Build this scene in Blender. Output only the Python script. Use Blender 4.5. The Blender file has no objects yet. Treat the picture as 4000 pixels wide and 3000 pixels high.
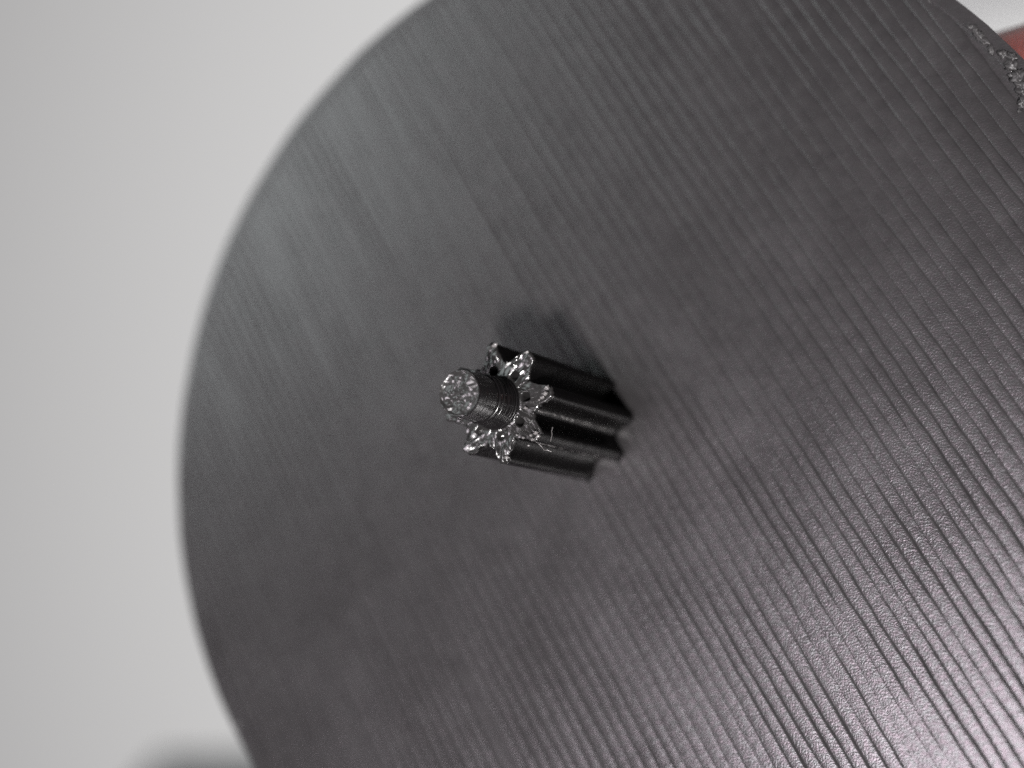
import bpy, math, random
import numpy as np
from mathutils import Vector, Matrix

# 1 Blender unit = 1 mm.  The printed wheel lies in the XY plane, its face at z = 0, pinion along +Z.
sc = bpy.context.scene
sc.unit_settings.system = 'METRIC'
sc.unit_settings.scale_length = 0.001
R = math.radians

# ------------------------------------------------------------------ camera
CAM = Vector((18.9057, -5.9874, 36.8059))
RT = Vector((0.86691, 0.0, -0.49846)); UP = Vector((0.08550, 0.98518, 0.14870)); FW = Vector((-0.49108, 0.17152, -0.85406))
cd = bpy.data.cameras.new('camera'); cam = bpy.data.objects.new('camera', cd); sc.collection.objects.link(cam)
cam.matrix_world = Matrix(((RT.x, UP.x, -FW.x, CAM.x), (RT.y, UP.y, -FW.y, CAM.y), (RT.z, UP.z, -FW.z, CAM.z), (0, 0, 0, 1)))
cd.sensor_width = 36; cd.lens = 36 * 5800 / 4000
cd.clip_start = 0.5; cd.clip_end = 6000
cd.dof.use_dof = True; cd.dof.focus_distance = 36.9
cd.dof.aperture_fstop = 0.001 * cd.lens / 1.7      # a pupil 1.7 mm across
cd.dof.aperture_blades = 0
sc.camera = cam

# ------------------------------------------------------------------ room light
world = bpy.data.worlds.new('World'); sc.world = world; world.use_nodes = True
bg = world.node_tree.nodes['Background']; bg.inputs[0].default_value = (0.92, 0.96, 1.0, 1); bg.inputs[1].default_value = 0.03

def area(name, direction, dist, size, E, col, size_y=None):
    """area lamp aimed at the pinion that gives irradiance E there"""
    d = Vector(direction).normalized()
    l = bpy.data.lights.new(name, 'AREA'); l.shape = 'ELLIPSE' if size_y is None else 'RECTANGLE'
    l.size = size; l.size_y = size_y or size
    l.energy = E * math.pi * dist * dist; l.color = col
    o = bpy.data.objects.new(name, l); sc.collection.objects.link(o)
    o.location = d * dist; o.rotation_euler = d.to_track_quat('Z', 'Y').to_euler()
    return o
area('desk_lamp', (0.33, -0.47, 1.0), 450, 46, 12.0, (1.0, 0.98, 0.96))
area('ceiling_lamp', (-0.13, -0.20, 1.0), 700, 240, 2.5, (1.0, 0.90, 0.98))
area('window_light', (-1.28, 0.68, 1.0), 500, 230, 0.9, (0.91, 1.0, 0.99), 260)

sc.view_settings.view_transform = 'Standard'; sc.view_settings.look = 'None'
sc.view_settings.exposure = 0; sc.view_settings.gamma = 1; sc.view_settings.use_curve_mapping = False
sc.cycles.use_denoising = False
sc.cycles.caustics_reflective = False; sc.cycles.caustics_refractive = False
sc.cycles.sample_clamp_indirect = 2.0

# ------------------------------------------------------------------ helpers
rng = np.random.RandomState(7)
TAB = rng.rand(4096)
def n1(x, seed=0):
    """smooth value noise, -1..1"""
    x = np.asarray(x, float); i = np.floor(x).astype(int); f = x - i; f = f * f * (3 - 2 * f)
    a = TAB[(i * 131 + seed * 977) % 4096]; b = TAB[((i + 1) * 131 + seed * 977) % 4096]
    return (a + (b - a) * f) * 2 - 1
def n2(x, y, seed=0):
    x = np.asarray(x, float); y = np.asarray(y, float)
    i = np.floor(x).astype(int); j = np.floor(y).astype(int); f = x - i; g = y - j
    f = f * f * (3 - 2 * f); g = g * g * (3 - 2 * g)
    h = lambda a, b: TAB[(a * 131 + b * 1543 + seed * 977 + (a * b) % 61 * 17) % 4096]
    return ((h(i, j) * (1 - f) + h(i + 1, j) * f) * (1 - g) + (h(i, j + 1) * (1 - f) + h(i + 1, j + 1) * f) * g) * 2 - 1

def mesh_obj(name, verts, faces, mat, parent=None, smooth=True):
    me = bpy.data.meshes.new(name)
    me.from_pydata([tuple(map(float, v)) for v in verts], [], [tuple(map(int, f)) for f in faces])
    me.validate(); me.update()
    if smooth:
        me.polygons.foreach_set('use_smooth', [True] * len(me.polygons))
    me.materials.append(mat)
    o = bpy.data.objects.new(name, me); sc.collection.objects.link(o); o.parent = parent
    return o
def grid_faces(nu, nv, off=0, wrap=False, flip=False):
    """nu rows of nv verts"""
    f = []
    for i in range(nu - 1):
        for j in range(nv if wrap else nv - 1):
            a = off + i * nv + j; b = off + i * nv + (j + 1) % nv
            q = (a, b, b + nv, a + nv)
            f.append(q[::-1] if flip else q)
    return f
def tag(o, label, cat, group=None, kind=None):
    if label: o['label'] = label
    if cat: o['category'] = cat
    if group: o['group'] = group
    if kind: o['kind'] = kind

def new_mat(name):
    m = bpy.data.materials.new(name); m.use_nodes = True
    nt = m.node_tree; p = nt.nodes['Principled BSDF']
    return m, nt, p
def nd(nt, t, **kw):
    n = nt.nodes.new(t)
    for k, v in kw.items():
        if k in n.inputs: n.inputs[k].default_value = v
        else: setattr(n, k, v)
    return n
def noise(nt, scale, detail=2, rough=0.5, vec=None):
    n = nd(nt, 'ShaderNodeTexNoise', Scale=scale, Detail=detail, Roughness=rough)
    if vec is None:
        tc = nd(nt, 'ShaderNodeTexCoord'); vec = tc.outputs['Object']
    nt.links.new(vec, n.inputs['Vector'])
    return n
def ramp(nt, src, a, b, lo, hi):
    m = nd(nt, 'ShaderNodeMapRange'); nt.links.new(src, m.inputs['Value'])
    m.inputs['From Min'].default_value = a; m.inputs['From Max'].default_value = b
    m.inputs['To Min'].default_value = lo; m.inputs['To Max'].default_value = hi
    return m.outputs['Result']
def bump(nt, src, strength, dist, prev=None):
    b = nd(nt, 'ShaderNodeBump', Strength=strength, Distance=dist)
    nt.links.new(src, b.inputs['Height'])
    if prev is not None: nt.links.new(prev, b.inputs['Normal'])
    return b.outputs['Normal']

# matte bed-textured charcoal plastic of the plate
def plate_material():
    m, nt, p = new_mat('charcoal_print_plastic')
    tc = nd(nt, 'ShaderNodeTexCoord'); co = tc.outputs['Object']
    big = noise(nt, 0.35, 3, 0.6, co); mid = noise(nt, 2.2, 4, 0.65, co)
    mx = nd(nt, 'ShaderNodeMix', data_type='RGBA')
    mx.inputs[6].default_value = (0.0106, 0.0098, 0.0103, 1); mx.inputs[7].default_value = (0.0150, 0.0141, 0.0146, 1)
    nt.links.new(ramp(nt, mid.outputs['Fac'], 0.3, 0.7, 0, 1), mx.inputs[0])
    nt.links.new(mx.outputs[2], p.inputs['Base Color'])
    nt.links.new(ramp(nt, big.outputs['Fac'], 0.3, 0.7, 0.22, 0.29), p.inputs['Roughness'])
    p.inputs['Specular IOR Level'].default_value = 0.7
    tn = noise(nt, 7, 1, 0.6, co)
    st = nd(nt, 'ShaderNodeMix', data_type='RGBA')
    st.inputs[6].default_value = (1.0, 0.91, 0.96, 1); st.inputs[7].default_value = (0.95, 1.0, 0.985, 1)
    nt.links.new(ramp(nt, tn.outputs['Fac'], 0.35, 0.65, 0, 1), st.inputs[0]); nt.links.new(st.outputs[2], p.inputs['Specular Tint'])
    g1 = noise(nt, 20, 1, 0.5, co); g2 = noise(nt, 4, 1, 0.5, co)
    nrm = bump(nt, g1.outputs['Fac'], 1.0, 0.0048)
    nrm = bump(nt, g2.outputs['Fac'], 1.0, 0.004, nrm)
    nt.links.new(nrm, p.inputs['Normal'])
    return m
def gloss_material(name, base, r0, r1, bumps):
    m, nt, p = new_mat(name)
    tc = nd(nt, 'ShaderNodeTexCoord'); co = tc.outputs['Object']
    p.inputs['Base Color'].default_value = (*base, 1)
    v = noise(nt, 5, 3, 0.6, co)
    nt.links.new(ramp(nt, v.outputs['Fac'], 0.35, 0.65, r0, r1), p.inputs['Roughness'])
    nrm = None
    for s, d in bumps:
        g = noise(nt, s, 0, 0.5, co); nrm = bump(nt, g.outputs['Fac'], 1.0, d, nrm)
    if nrm is not None: nt.links.new(nrm, p.inputs['Normal'])
    return m
M_PLATE = plate_material()
M_PIN = gloss_material('glossy_black_plastic', (0.002, 0.0018, 0.0019), 0.26, 0.36, [(5, 0.006)])
M_PIN.node_tree.nodes['Principled BSDF'].inputs['Specular IOR Level'].default_value = 0.03
M_SHAFT = gloss_material('glossy_black_plastic_rings', (0.004, 0.0035, 0.0038), 0.18, 0.26, [(5, 0.006)])
M_GLINT_SPECK = gloss_material('glint_and_speck_plastic', (0.03, 0.028, 0.028), 0.30, 0.42, [])  # paler than the pinion so the layer beads read as highlights; specks share it
M_ROUGH = gloss_material('torn_black_plastic', (0.010, 0.0095, 0.0095), 0.17, 0.30, [(6, 0.02)])
M_END = gloss_material('scuffed_black_plastic', (0.013, 0.0125, 0.0125), 0.20, 0.34, [(7, 0.02)])
M_BURR = gloss_material('pale_torn_plastic', (0.085, 0.08, 0.08), 0.22, 0.36, [(9, 0.03)])

M_RIM = gloss_material('scuffed_print_plastic', (0.017, 0.016, 0.0165), 0.42, 0.55, [(9, 0.02)])
M_RIM.node_tree.nodes['Principled BSDF'].inputs['Specular IOR Level'].default_value = 0.3

# ------------------------------------------------------------------ background wall
m, nt, p = new_mat('pale_wall_paint')
p.inputs['Base Color'].default_value = (0.695, 0.71, 0.70, 1); p.inputs['Roughness'].default_value = 0.7
w = noise(nt, 0.05, 3); nt.links.new(bump(nt, w.outputs['Fac'], 0.15, 1.0), p.inputs['Normal'])
M_WALL = m
WD = 620
wc = CAM + FW * WD
S = 1100
WX = (RT * math.cos(R(27)) - FW * math.sin(R(27)))
wall = mesh_obj('wall', [wc + WX * (a * S) + UP * (b * S) for a, b in ((-1, -1), (1, -1), (1, 1), (-1, 1))], [(0, 1, 2, 3)], M_WALL, smooth=False)
tag(wall, 'plain pale grey wall blurred behind the wheel', 'wall', kind='structure')

# ------------------------------------------------------------------ the printed wheel
wheel = bpy.data.objects.new('printed_gear_wheel', None); sc.collection.objects.link(wheel)
wheel.empty_display_size = 2
tag(wheel, 'dark grey printed plastic disc with ridged face and small black pinion standing at its centre', 'gear wheel')

RAD = 15.0; R_IN = 14.55; PITCH = 0.357
LD = np.array([-0.511, 0.8596]); LN = np.array([0.8596, 0.511])       # along / across the ridges

# plate: body under the ridges, side wall with print layers
prof = [(0.0, -0.075), (14.7, -0.075), (14.97, -0.035), (14.99, -0.06)]
z = -0.06
while z > -1.15:
    prof += [(14.97, z - 0.03), (15.0, z - 0.1), (14.96, z - 0.19)]
    z -= 0.2
prof += [(14.7, -1.32), (0.0, -1.32)]
NS = 180
V = []; F = []
for r, zz in prof:
    for k in range(NS):
        a = 2 * math.pi * k / NS; V.append((r * math.cos(a), r * math.sin(a), zz))
F = grid_faces(len(prof), NS, wrap=True, flip=True)
plate = mesh_obj('plate', V, F, M_PLATE, wheel)

# ridges: one mesh per extruded line, adjoining lines share their groove
NG = int(R_IN / PITCH) + 1
def groove_pos(k, s):      # centre line of groove k
    return k * PITCH + PITCH * (0.12 * n1(s * 0.16 + k * 3.7, 11) + 0.06 * n1(s * 0.6 + k * 1.3, 12) + 0.035 * n1(s * 2.1 + k * 5.9, 13))
def groove_depth(k, s):
    d = 0.55 + 0.55 * n1(s * 0.17 + k * 0.31, 21) + 0.35 * n1(s * 0.45 + k * 5.3, 22) + 0.35 * n1(np.full_like(s, k * 1.7), 23)
    dent = 2.2 * np.exp(-((s - 6.55) / 0.35) ** 2) * (k in (2, 3))
    d = d + 0.25 * n1(s * 2.6 + k * 7.1, 24)
    return 0.003 + 0.0125 * (np.clip(d, 0.05, 1.0) + dent)
TT = [0.0, 0.035, 0.08, 0.14, 0.30, 0.62, 0.86, 0.92, 0.965, 1.0]
HH = [-1.0, -0.64, -0.28, -0.08, 0.05, 0.05, -0.08, -0.28, -0.64, -1.0]
for k in range(-NG, NG):
    mid = (k + 0.5) * PITCH
    if abs(mid) > R_IN - 0.10: continue
    L = math.sqrt(R_IN ** 2 - mid ** 2) + 0.0
    n = max(12, int(2 * L / 0.22))
    V = []
    hb = 0.002 * math.sin(k * 12.9898) ; tl = 0.0014 * math.sin(k * 78.233 + 1.0)
    sv = np.linspace(-1, 1, n)
    s0 = sv * L
    g0 = groove_pos(k, s0); g1_ = groove_pos(k + 1, s0); d0 = groove_depth(k, s0); d1 = groove_depth(k + 1, s0)
    hv = hb + 0.003 * n1(s0 * 0.5 + k * 2.1, 31); tv = tl + 0.0015 * n1(s0 * 0.3 + k * 4.4, 32)
    for i in range(n):
        for t, h in zip(TT, HH):
            o = g0[i] + (g1_[i] - g0[i]) * t
            lim = math.sqrt(max(0.01, (R_IN + 0.03) ** 2 - o * o))
            s = sv[i] * lim
            if h < 0: zz = h * (d0[i] if t < 0.5 else d1[i]) + (1 + h) * (hv[i] + tv[i] * (t - 0.5))
            else: zz = h * 0.05 + hv[i] + tv[i] * (t - 0.5)
            V.append((LN[0] * o + LD[0] * s, LN[1] * o + LD[1] * s, zz))
    mesh_obj('ridge', V, grid_faces(n, len(TT), flip=True), M_PLATE, plate)

# perimeter bead round the rim
def ring_bead(r0, r1, seed, outer):
    T = [0, 0.06, 0.16, 0.35, 0.65, 0.84, 0.94, 1.0]; H = [-.05, -.03, -.008, .004, .004, -.008, -.03, -.05]
    if outer: H = [-.025, -.012, -.004, .0, .0, .0005, .0005, .0]
    n = 360; V = []
    for i in range(n):
        a = 2 * math.pi * i / n
        wob = 0.015 * float(n1(a * 9, seed)) + 0.008 * float(n1(a * 31, seed + 1))
        for t, h in zip(T, H):
            r = r0 + (r1 - r0) * t + wob * (t if outer else 1) * (0 if t == 0 else 1)
            V.append((r * math.cos(a), r * math.sin(a), h + 0.008 * float(n1(a * 13, seed + 2))))
    F = []
    nv = len(T)
    for i in range(n):
        for j in range(nv - 1):
            a = i * nv + j; b = ((i + 1) % n) * nv + j
            F.append((a, a + 1, b + 1, b))
    return mesh_obj('rim_bead', V, F, M_PLATE, plate)
ring_bead(R_IN - 0.02, 15.0, 51, True)

# torn flakes along the near rim
def lump(name, loc, rad, mat, parent, seed, amp=0.35, res=(10, 14), rot=0.0):
    V = []; F = []
    nu, nv = res
    for i in range(nu + 1):
        th = math.pi * i / nu
        for j in range(nv):
            ph = 2 * math.pi * j / nv
            d = Vector((math.sin(th) * math.cos(ph), math.sin(th) * math.sin(ph), math.cos(th)))
            q = 1 + amp * float(n2(3 * d.x + 7 + seed, 3 * d.y + 2.3 * d.z, seed)) + 0.5 * amp * float(n2(7 * d.x + d.z * 5, 7 * d.y, seed + 3))
            x, y, zz = d.x * rad[0] * q, d.y * rad[1] * q, d.z * rad[2] * q
            V.append((loc[0] + x * math.cos(rot) - y * math.sin(rot), loc[1] + x * math.sin(rot) + y * math.cos(rot), loc[2] + zz))
    F = grid_faces(nu + 1, nv, wrap=True)
    return mesh_obj(name, V, F, mat, parent)
random.seed(4)
for i, (deg, rr, lr, lt, h) in enumerate([(45.6, 14.58, .04, .09, .03), (40.2, 14.69, .05, .10, .05), (39.5, 14.68, .09, .13, .05), (38.8, 14.67, .10, .14, .05), (38.0, 14.66, .08, .16, .045), (37.0, 14.64, .06, .15, .035),
        (35.6, 14.74, .10, .12, .07), (34.9, 14.86, .10, .15, .06), (34.2, 14.70, .14, .16, .05), (33.4, 14.52, .05, .07, .04), (32.8, 14.66, .16, .20, .07), (31.9, 14.56, .12, .18, .07), (31.1, 14.46, .12, .15, .06),
        (30.3, 14.36, .13, .16, .07), (30.6, 14.62, .16, .22, .08), (29.4, 14.5, .18, .25, .08), (28.2, 14.6, .18, .25, .08), (29.8, 14.15, .05, .06, .04),
        (-172.2, 14.87, .10, .16, .06), (-160.0, 14.90, .09, .12, .06), (-145.0, 14.84, .10, .14, .06)]):
    a = R(deg)
    lump('rim_burr', (rr * math.cos(a), rr * math.sin(a), 0.0), (lr, lt, h), M_RIM, plate, 60 + i, 0.6, (14, 20), a + 0.5 * math.sin(i * 2.3))

# dust-fine plastic specks stuck to the face
for i, (x, y, s) in enumerate([(3.90, 6.9, .05), (3.78, 6.7, .035), (4.42, 6.49, .03), (6.86, 6.76, .04), (-0.75, -3.55, .04), (-1.9, -5.25, .045), (-3.5, -5.8, .035), (3.05, -3.75, .025)]):
    lump('plastic_speck', (x, y, 0.03), (s * .75, s * .6, s * .5), M_GLINT_SPECK, plate, 90 + i, 0.5, (6, 8))

# ------------------------------------------------------------------ pinion
GZ = 4.7; RS = 0.59; RROOT = 1.02
LAY = 0.1
def layer_z(z0, z1):
    """ring heights and bulge factor: two rings per print layer"""
    zs = []; k = 0; z = z0
    while z < z1 - 1e-6:
        zs += [(z + 0.008, 0.0, k), (z + 0.05, 1.0, k), (min(z1, z + 0.092), 0.0, k)]
        z += LAY; k += 1
    return zs
# core
zs = layer_z(0.0, GZ - 0.06); NSEG = 128; V = []
for zz, bl, k in zs:
    r = RROOT + 0.004 * bl + 0.002 * float(n1(k * 1.9, 71))
    if zz < 0.3: r += 0.12 * (1 - zz / 0.3) ** 2
    for j in range(NSEG):
        a = 2 * math.pi * j / NSEG; V.append((r * math.cos(a), r * math.sin(a), zz))
F = grid_faces(len(zs), NSEG, wrap=True)
pinion = mesh_obj('pinion', V, F, M_PIN, wheel)
# teeth
HALF = [(0.965, 0.44), (0.985, 0.42), (1.02, 0.375), (1.07, 0.325), (1.14, 0.278), (1.23, 0.238), (1.32, 0.21), (1.40, 0.188), (1.47, 0.165), (1.525, 0.135), (1.55, 0.085), (1.556, 0.0)]
TOOTH = [(1.0, 1.15, .03, .25), (1.10, 1.08, .0, 1.0), (0.85, 0.95, .03, 0.9), (1.05, 1.0, -.02, .8), (1.0, 1.1, 0, .8), (1.12, 0.95, -.05, 1.2), (1.05, 0.9, -.01, 1.1), (1.1, 1.05, .0, .45)]
def tooth(idx):
    wl, wr, dr, rough = TOOTH[idx]
    pr = [(r + dr * max(0, (r - 1.0) / 0.55), w * wl) for r, w in HALF] + [(r + dr * max(0, (r - 1.0) / 0.55), -w * wr) for r, w in HALF[-2::-1]]
    zs = layer_z(0.0, GZ - 0.06); nv = len(pr); V = []
    for zz, bl, k in zs:
        e = 0.004 * bl + 0.0015 * float(n1(k * 2.3 + idx * 9, 81))
        fl = 0.04 * (1 - zz / 0.25) ** 2 if zz < 0.25 else 0.0
        rag = rough * max(0.0, 1 - (GZ - zz) / 0.22)
        for r, w in pr:
            e2 = rag * 0.05 * float(n2(r * 9 + idx * 11, w * 9 + 50, 85))
            sx = 0 if r < 0.97 else 1
            V.append((r + (e + fl + e2) * sx, w * (1 + (e + fl) * 1.2 + 1.5 * e2 * sx), zz + 0.01 * float(n1(r * 8 + idx * 5 + w * 6, 82))))
    F = grid_faces(len(zs), nv, flip=False)
    ca = R(7 + 45 * idx)
    W = [(x * math.cos(ca) - y * math.sin(ca), x * math.sin(ca) + y * math.cos(ca), zz) for x, y, zz in V]
    o = mesh_obj('tooth', W, F, M_PIN, pinion)
    return o
for i in range(8): tooth(i)

# torn front face: one continuous skin over core and teeth, pitted at the foot of each tooth
def outline(a):
    u = (math.degrees(a) - 7) % 360; idx = int(round(u / 45)) % 8
    d = math.radians(((u + 22.5) % 45) - 22.5)
    wl, wr, dr, rough = TOOTH[idx]
    pts = sorted((math.atan2(w * (wl if d > 0 else wr), r + dr * max(0, (r - 1.0) / 0.55)), math.hypot(w * (wl if d > 0 else wr), r + dr * max(0, (r - 1.0) / 0.55))) for r, w in HALF[2:])
    rad = float(np.interp(abs(d), [q[0] for q in pts], [q[1] for q in pts], right=RROOT))
    return max(rad, RROOT), idx, d, rough
NA = 480; NR = 34; V = []
for i in range(NR + 2):
    for j in range(NA):
        a = 2 * math.pi * j / NA
        ro, idx, d, rough = outline(a)
        ro += 0.008 + 0.03 * rough * float(n1(a * 23, 88)) + 0.012 * float(n1(a * 61, 89))
        if i == 0: V.append(((ro - 0.005) * math.cos(a), (ro - 0.005) * math.sin(a), GZ - 0.10 - 0.05 * float(n1(a * 31, 90)))); continue
        t = (i - 1) / NR
        r = ro + (RS - 0.06 - ro) * t
        x, y = r * math.cos(a), r * math.sin(a)
        rx, ry = r * math.cos(d), r * math.sin(d)
        tip = min(1.0, max(0.0, (r - 0.98) / 0.2)); amp = (0.38 * (1 - tip) + rough * tip)
        h = GZ + amp * (0.055 * float(n2(rx * 4 + idx * 7, ry * 10 + rx * 2, 83)) + 0.015 * float(n2(rx * 6 + idx * 3, ry * 22 + rx * 3, 84)) + 0.005 * float(n2(x * 24, y * 24, 86)))
        h += 0.06 * max(0, 1 - (r - RS) / 0.14) - (0.03 if i == 1 else 0) - 0.10 * max(0, r - 1.2) * (1 if idx in (5, 6) else 0.3)
        pit = math.exp(-((d * r) / 0.085) ** 4 - ((r - 0.85) / 0.08) ** 4)
        h -= pit * (0.6 if idx in (0, 1, 2, 7) else 0.15)
        V.append((x, y, h))
mesh_obj('torn_front_face', V, grid_faces(NR + 2, NA, wrap=True), M_ROUGH, pinion)

# shaft with print rings, rough end
zs = []
z = GZ - 0.12; k = 0
SZ = 6.47; PH = 0.082
while z < SZ - 0.02:
    u = (z - GZ) / (SZ - GZ)
    amp = 0.003 if u > 0.52 else 0.018
    r = RS - amp * 0.5 + float(n1(k * 3.1, 95)) * amp * 0.7 + (0.028 if u < 0.46 else 0.0) + 0.35 * max(0, 0.16 - u)
    for t in (0.02, 0.15, 0.32, 0.5, 0.68, 0.85, 0.98):
        zs.append((z + PH * t, r + amp * math.sqrt(max(0, 1 - (2 * t - 1) ** 2))))
    z += PH; k += 1
zs += [(SZ + 0.0, RS - 0.005), (SZ + 0.03, RS - 0.025)]
NSEG = 110; V = []
for zz, r in zs:
    for j in range(NSEG):
        a = 2 * math.pi * j / NSEG
        q = r + 0.006 * float(n2(math.cos(a) * 5 + 9, math.sin(a) * 5 + zz * 14, 96)) * (0.25 if zz > 5.6 else 0.9)
        V.append((q * math.cos(a), q * math.sin(a), zz + 0.012 * math.sin(a + 1)))
shaft = mesh_obj('shaft', V, grid_faces(len(zs), NSEG, wrap=True), M_SHAFT, wheel)
V = []; rows = 26
for i in range(rows + 1):
    r = (RS - 0.012) * (1 - i / rows)
    for j in range(NSEG):
        a = 2 * math.pi * j / NSEG; x, y = r * math.cos(a), r * math.sin(a)
        u = r / RS
        lip = 0.03 * math.exp(-((u - 0.94) / 0.045) ** 2)
        h = SZ + 0.015 + lip + (0 if u > 0.97 else 1) * (0.038 * float(n2(x * 4.5 + 3, y * 5.5, 97)) + 0.017 * float(n2(x * 8 + y * 5, y * 15 - x * 4 + 5, 98)) + 0.007 * float(n2(x * 26, y * 22, 99)) - 0.02)
        V.append((x, y, h))
mesh_obj('shaft_end', V, grid_faces(rows + 1, NSEG, wrap=True), M_END, shaft)

# added blobs, toned paler, paint the bead highlight as a seam down the tooth corner
def glint_row(ang, r0, z0, z1, rad, seed):
    V = []; F = []; z = z1; k = 0
    while z > z0:
        fade = 0.75 + 0.35 * float(n1(k * 0.9, seed))
        a = R(ang) + 0.02 * float(n1(k * 1.7, seed + 1)); rr = r0 + 0.012 * float(n1(k * 2.1, seed + 2))
        c = (rr * math.cos(a), rr * math.sin(a), z); o = len(V)
        for i in range(6):
            th = math.pi * i / 5
            for j in range(8):
                ph = 2 * math.pi * j / 8
                V.append((c[0] + rad * fade * math.sin(th) * math.cos(ph), c[1] + rad * fade * math.sin(th) * math.sin(ph), c[2] + 0.046 * math.cos(th)))
        F += grid_faces(6, 8, o, wrap=True)
        z -= 0.096; k += 1
    return mesh_obj('highlight_beads', V, F, M_GLINT_SPECK, pinion)
glint_row(-12.0, 1.12, 0.3, 4.68, 0.055, 170)
glint_row(-44.5, 1.48, 0.3, 4.68, 0.036, 174)

# fine plastic strings and crumbs on the pinion
def string(pts, rad, name='plastic_string', mat=M_BURR, parent=pinion):
    V = []; F = []; n = len(pts); P = [Vector(p) for p in pts]
    for i in range(n):
        d = (P[min(n - 1, i + 1)] - P[max(0, i - 1)]).normalized()
        u = d.orthogonal().normalized(); v = d.cross(u)
        for j in range(6):
            a = j * math.pi / 3; V.append(P[i] + (u * math.cos(a) + v * math.sin(a)) * rad)
    F = grid_faces(n, 6, wrap=True)
    return mesh_obj(name, V, F, mat, parent)
def onray(u, v, z):
    d = RT * ((u - 2000) / 5800) - UP * ((v - 1500) / 5800) + FW
    return CAM + d * ((z - CAM.z) / d.z)
def zoompt(x, y, z): return onray(1600 + x / 2.074, 1150 + y / 2.074, z)
string([zoompt(x, y, z) for x, y, z in ((1020, 1190, 4.7), (1050, 1215, 4.65), (1070, 1235, 4.6), (1090, 1260, 4.55), (1120, 1262, 4.5), (1150, 1275, 4.45))], 0.011)
string([zoompt(x, y, z) for x, y, z in ((1160, 1075, 4.3), (1150, 1110, 4.25), (1155, 1135, 4.2), (1140, 1190, 4.1))], 0.008)
for i, (x, y, z, s) in enumerate([(1110, 760, 4.76, .07), (1100, 800, 4.76, .075), (1075, 835, 4.75, .055), (1050, 855, 4.75, .035), (1020, 1120, 4.75, .06), (1040, 1150, 4.75, .06), (985, 1140, 4.75, .05), (1000, 1175, 4.74, .05), (920, 1160, 4.74, .04), (870, 1140, 4.74, .03), (785, 1320, 4.74, .06),
        (690, 410, 4.76, .07), (950, 470, 4.75, .05), (965, 1225, 4.7, .03), (940, 920, 4.75, .05)]):
    q = zoompt(x, y, z + 0.035); lump('crumb', q, (s, s * 0.8, s * 0.7), M_BURR, pinion, 130 + i, 0.55, (9, 12))

# ------------------------------------------------------------------ fingertip behind the rim
m, nt, p = new_mat('skin')
w1 = noise(nt, 0.5, 3)
mx = nd(nt, 'ShaderNodeMix', data_type='RGBA')
mx.inputs[6].default_value = (0.13, 0.034, 0.031, 1); mx.inputs[7].default_value = (0.17, 0.052, 0.046, 1)
nt.links.new(ramp(nt, w1.outputs['Fac'], 0.35, 0.65, 0, 1), mx.inputs[0]); nt.links.new(mx.outputs[2], p.inputs['Base Color'])
p.inputs['Roughness'].default_value = 0.5
p.inputs['Subsurface Weight'].default_value = 0.2; p.inputs['Subsurface Radius'].default_value = (1.5, 0.5, 0.3); p.inputs['Subsurface Scale'].default_value = 1.0
wv = nd(nt, 'ShaderNodeTexWave', Scale=1.4, Distortion=3.0); tc = nd(nt, 'ShaderNodeTexCoord'); nt.links.new(tc.outputs['Object'], wv.inputs['Vector'])
nt.links.new(bump(nt, wv.outputs['Fac'], 0.3, 0.05), p.inputs['Normal'])
M_SKIN = m
FR = 6.2
ax = (RT * 0.995 + UP * 0.06); ax.z = 0; ax.normalize()
dn = (RT * 0.06 - UP * 0.995)
zc = -1.35 - FR * 0.93
lo, hi = 38.0, 60.0
for _ in range(40):
    dd = (lo + hi) / 2
    ray = RT * ((3950 - 2000) / 5800) - UP * ((132 - 1500) / 5800) + FW
    c = CAM + ray * dd + dn * FR
    if c.z > zc: lo = dd
    else: hi = dd
side = Vector((0, 0, 1)).cross(ax)
V = []; NSG = 28
stations = [(-7.5, .02), (-7.4, .22), (-7.0, .45), (-6.2, .66), (-5, .82), (-3, .94), (0, 1.0), (4, 1.03), (9, 1.03), (14, 1.0), (18, 1.0), (21, 1.05), (25, 1.12), (29, 1.08), (34, 1.1), (42, 1.16), (50, 1.2), (56, 1.28), (62, 1.35), (72, 1.45)]
for s, q in stations:
    bend = -0.004 * max(0, s - 18) ** 2
    for j in range(NSG):
        a = 2 * math.pi * j / NSG
        rz = FR * q * (0.93 if s < 16 else 1.0)
        V.append(c + ax * s + side * (FR * q * math.cos(a)) + Vector((0, 0, rz * math.sin(a) + bend)))
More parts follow.
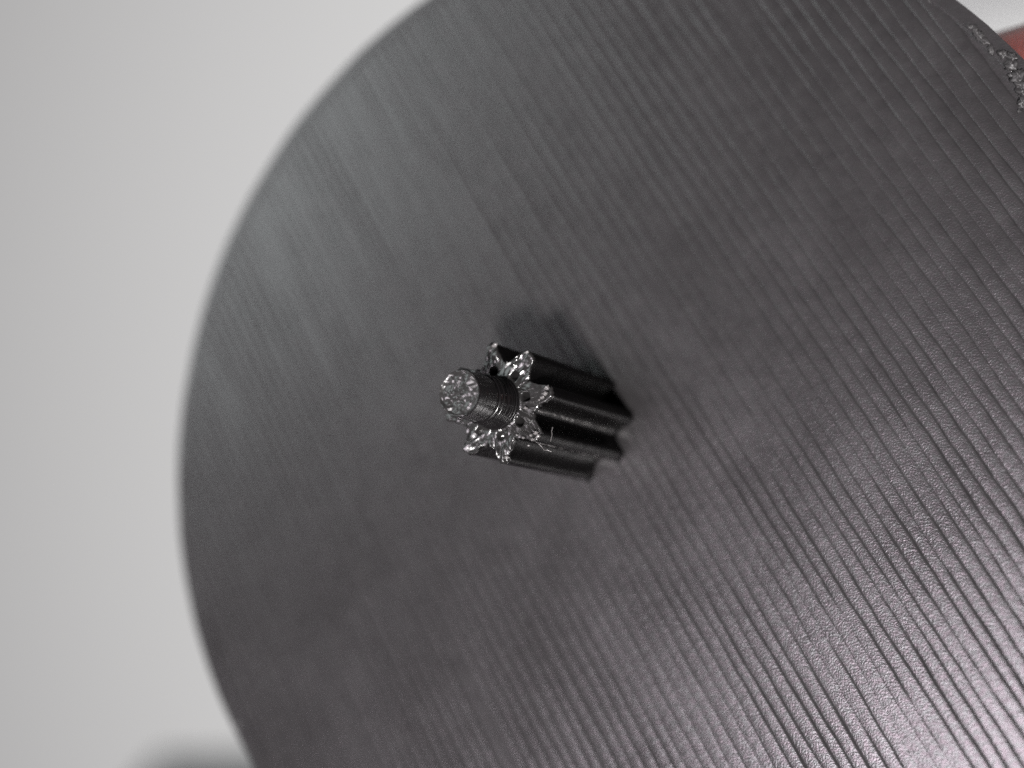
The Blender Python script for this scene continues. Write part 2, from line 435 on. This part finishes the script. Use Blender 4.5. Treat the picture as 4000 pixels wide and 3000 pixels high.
F = grid_faces(len(stations), NSG, wrap=True)
F.append(tuple(range(NSG)))
finger = mesh_obj('finger', V, F, M_SKIN)
tag(finger, 'reddish fingertip pressed against the back of the disc at its rim', 'finger')
m, nt, p = new_mat('nail'); p.inputs['Base Color'].default_value = (0.55, 0.26, 0.22, 1); p.inputs['Roughness'].default_value = 0.3
V = []
for i in range(9):
    s = -7.2 + 9.5 * i / 8
    for j in range(9):
        a = -math.pi / 2 + (j - 4) / 4 * 0.85
        q = 0.80 + 0.24 * math.sin(min(1, i / 4) * math.pi / 2)
        V.append(c + ax * s + side * (FR * q * math.cos(a)) + Vector((0, 0, FR * 0.97 * q * math.sin(a))))
mesh_obj('fingernail', V, grid_faces(9, 9), m, finger)

# ------------------------------------------------------------------ unidentified dark object low in the background, built as a lidded box
m, nt, p = new_mat('dark_teal_plastic'); p.inputs['Base Color'].default_value = (0.04, 0.062, 0.07, 1); p.inputs['Roughness'].default_value = 0.5
M_TEAL = m
def rbox(name, cen, half, bev, mat, parent=None):
    import bmesh
    bm = bmesh.new(); bmesh.ops.create_cube(bm, size=2)
    for v in bm.verts: v.co = Vector((v.co.x * half[0], v.co.y * half[1], v.co.z * half[2]))
    bmesh.ops.bevel(bm, geom=bm.edges[:], offset=bev, segments=3, affect='EDGES', profile=0.5)
    for v in bm.verts: v.co = cen + RT * v.co.x + UP * v.co.y - FW * v.co.z
    me = bpy.data.meshes.new(name); bm.to_mesh(me); bm.free(); me.materials.append(mat)
    o = bpy.data.objects.new(name, me); sc.collection.objects.link(o); o.parent = parent
    return o
dd = 300
def atd(u, v, d): return CAM + (RT * ((u - 2000) / 5800) - UP * ((v - 1500) / 5800) + FW) * d
cc = atd(1100, 3140, dd)
box = rbox('dark_box', cc - UP * 45, (30, 45, 25), 4, M_TEAL)
tag(box, 'unidentified dark blue-grey object, built as a box, blurred at the lower left behind the disc', 'box')
rbox('lid', cc + UP * 0.5, (31.2, 3.0, 26.2), 2, M_TEAL, box)
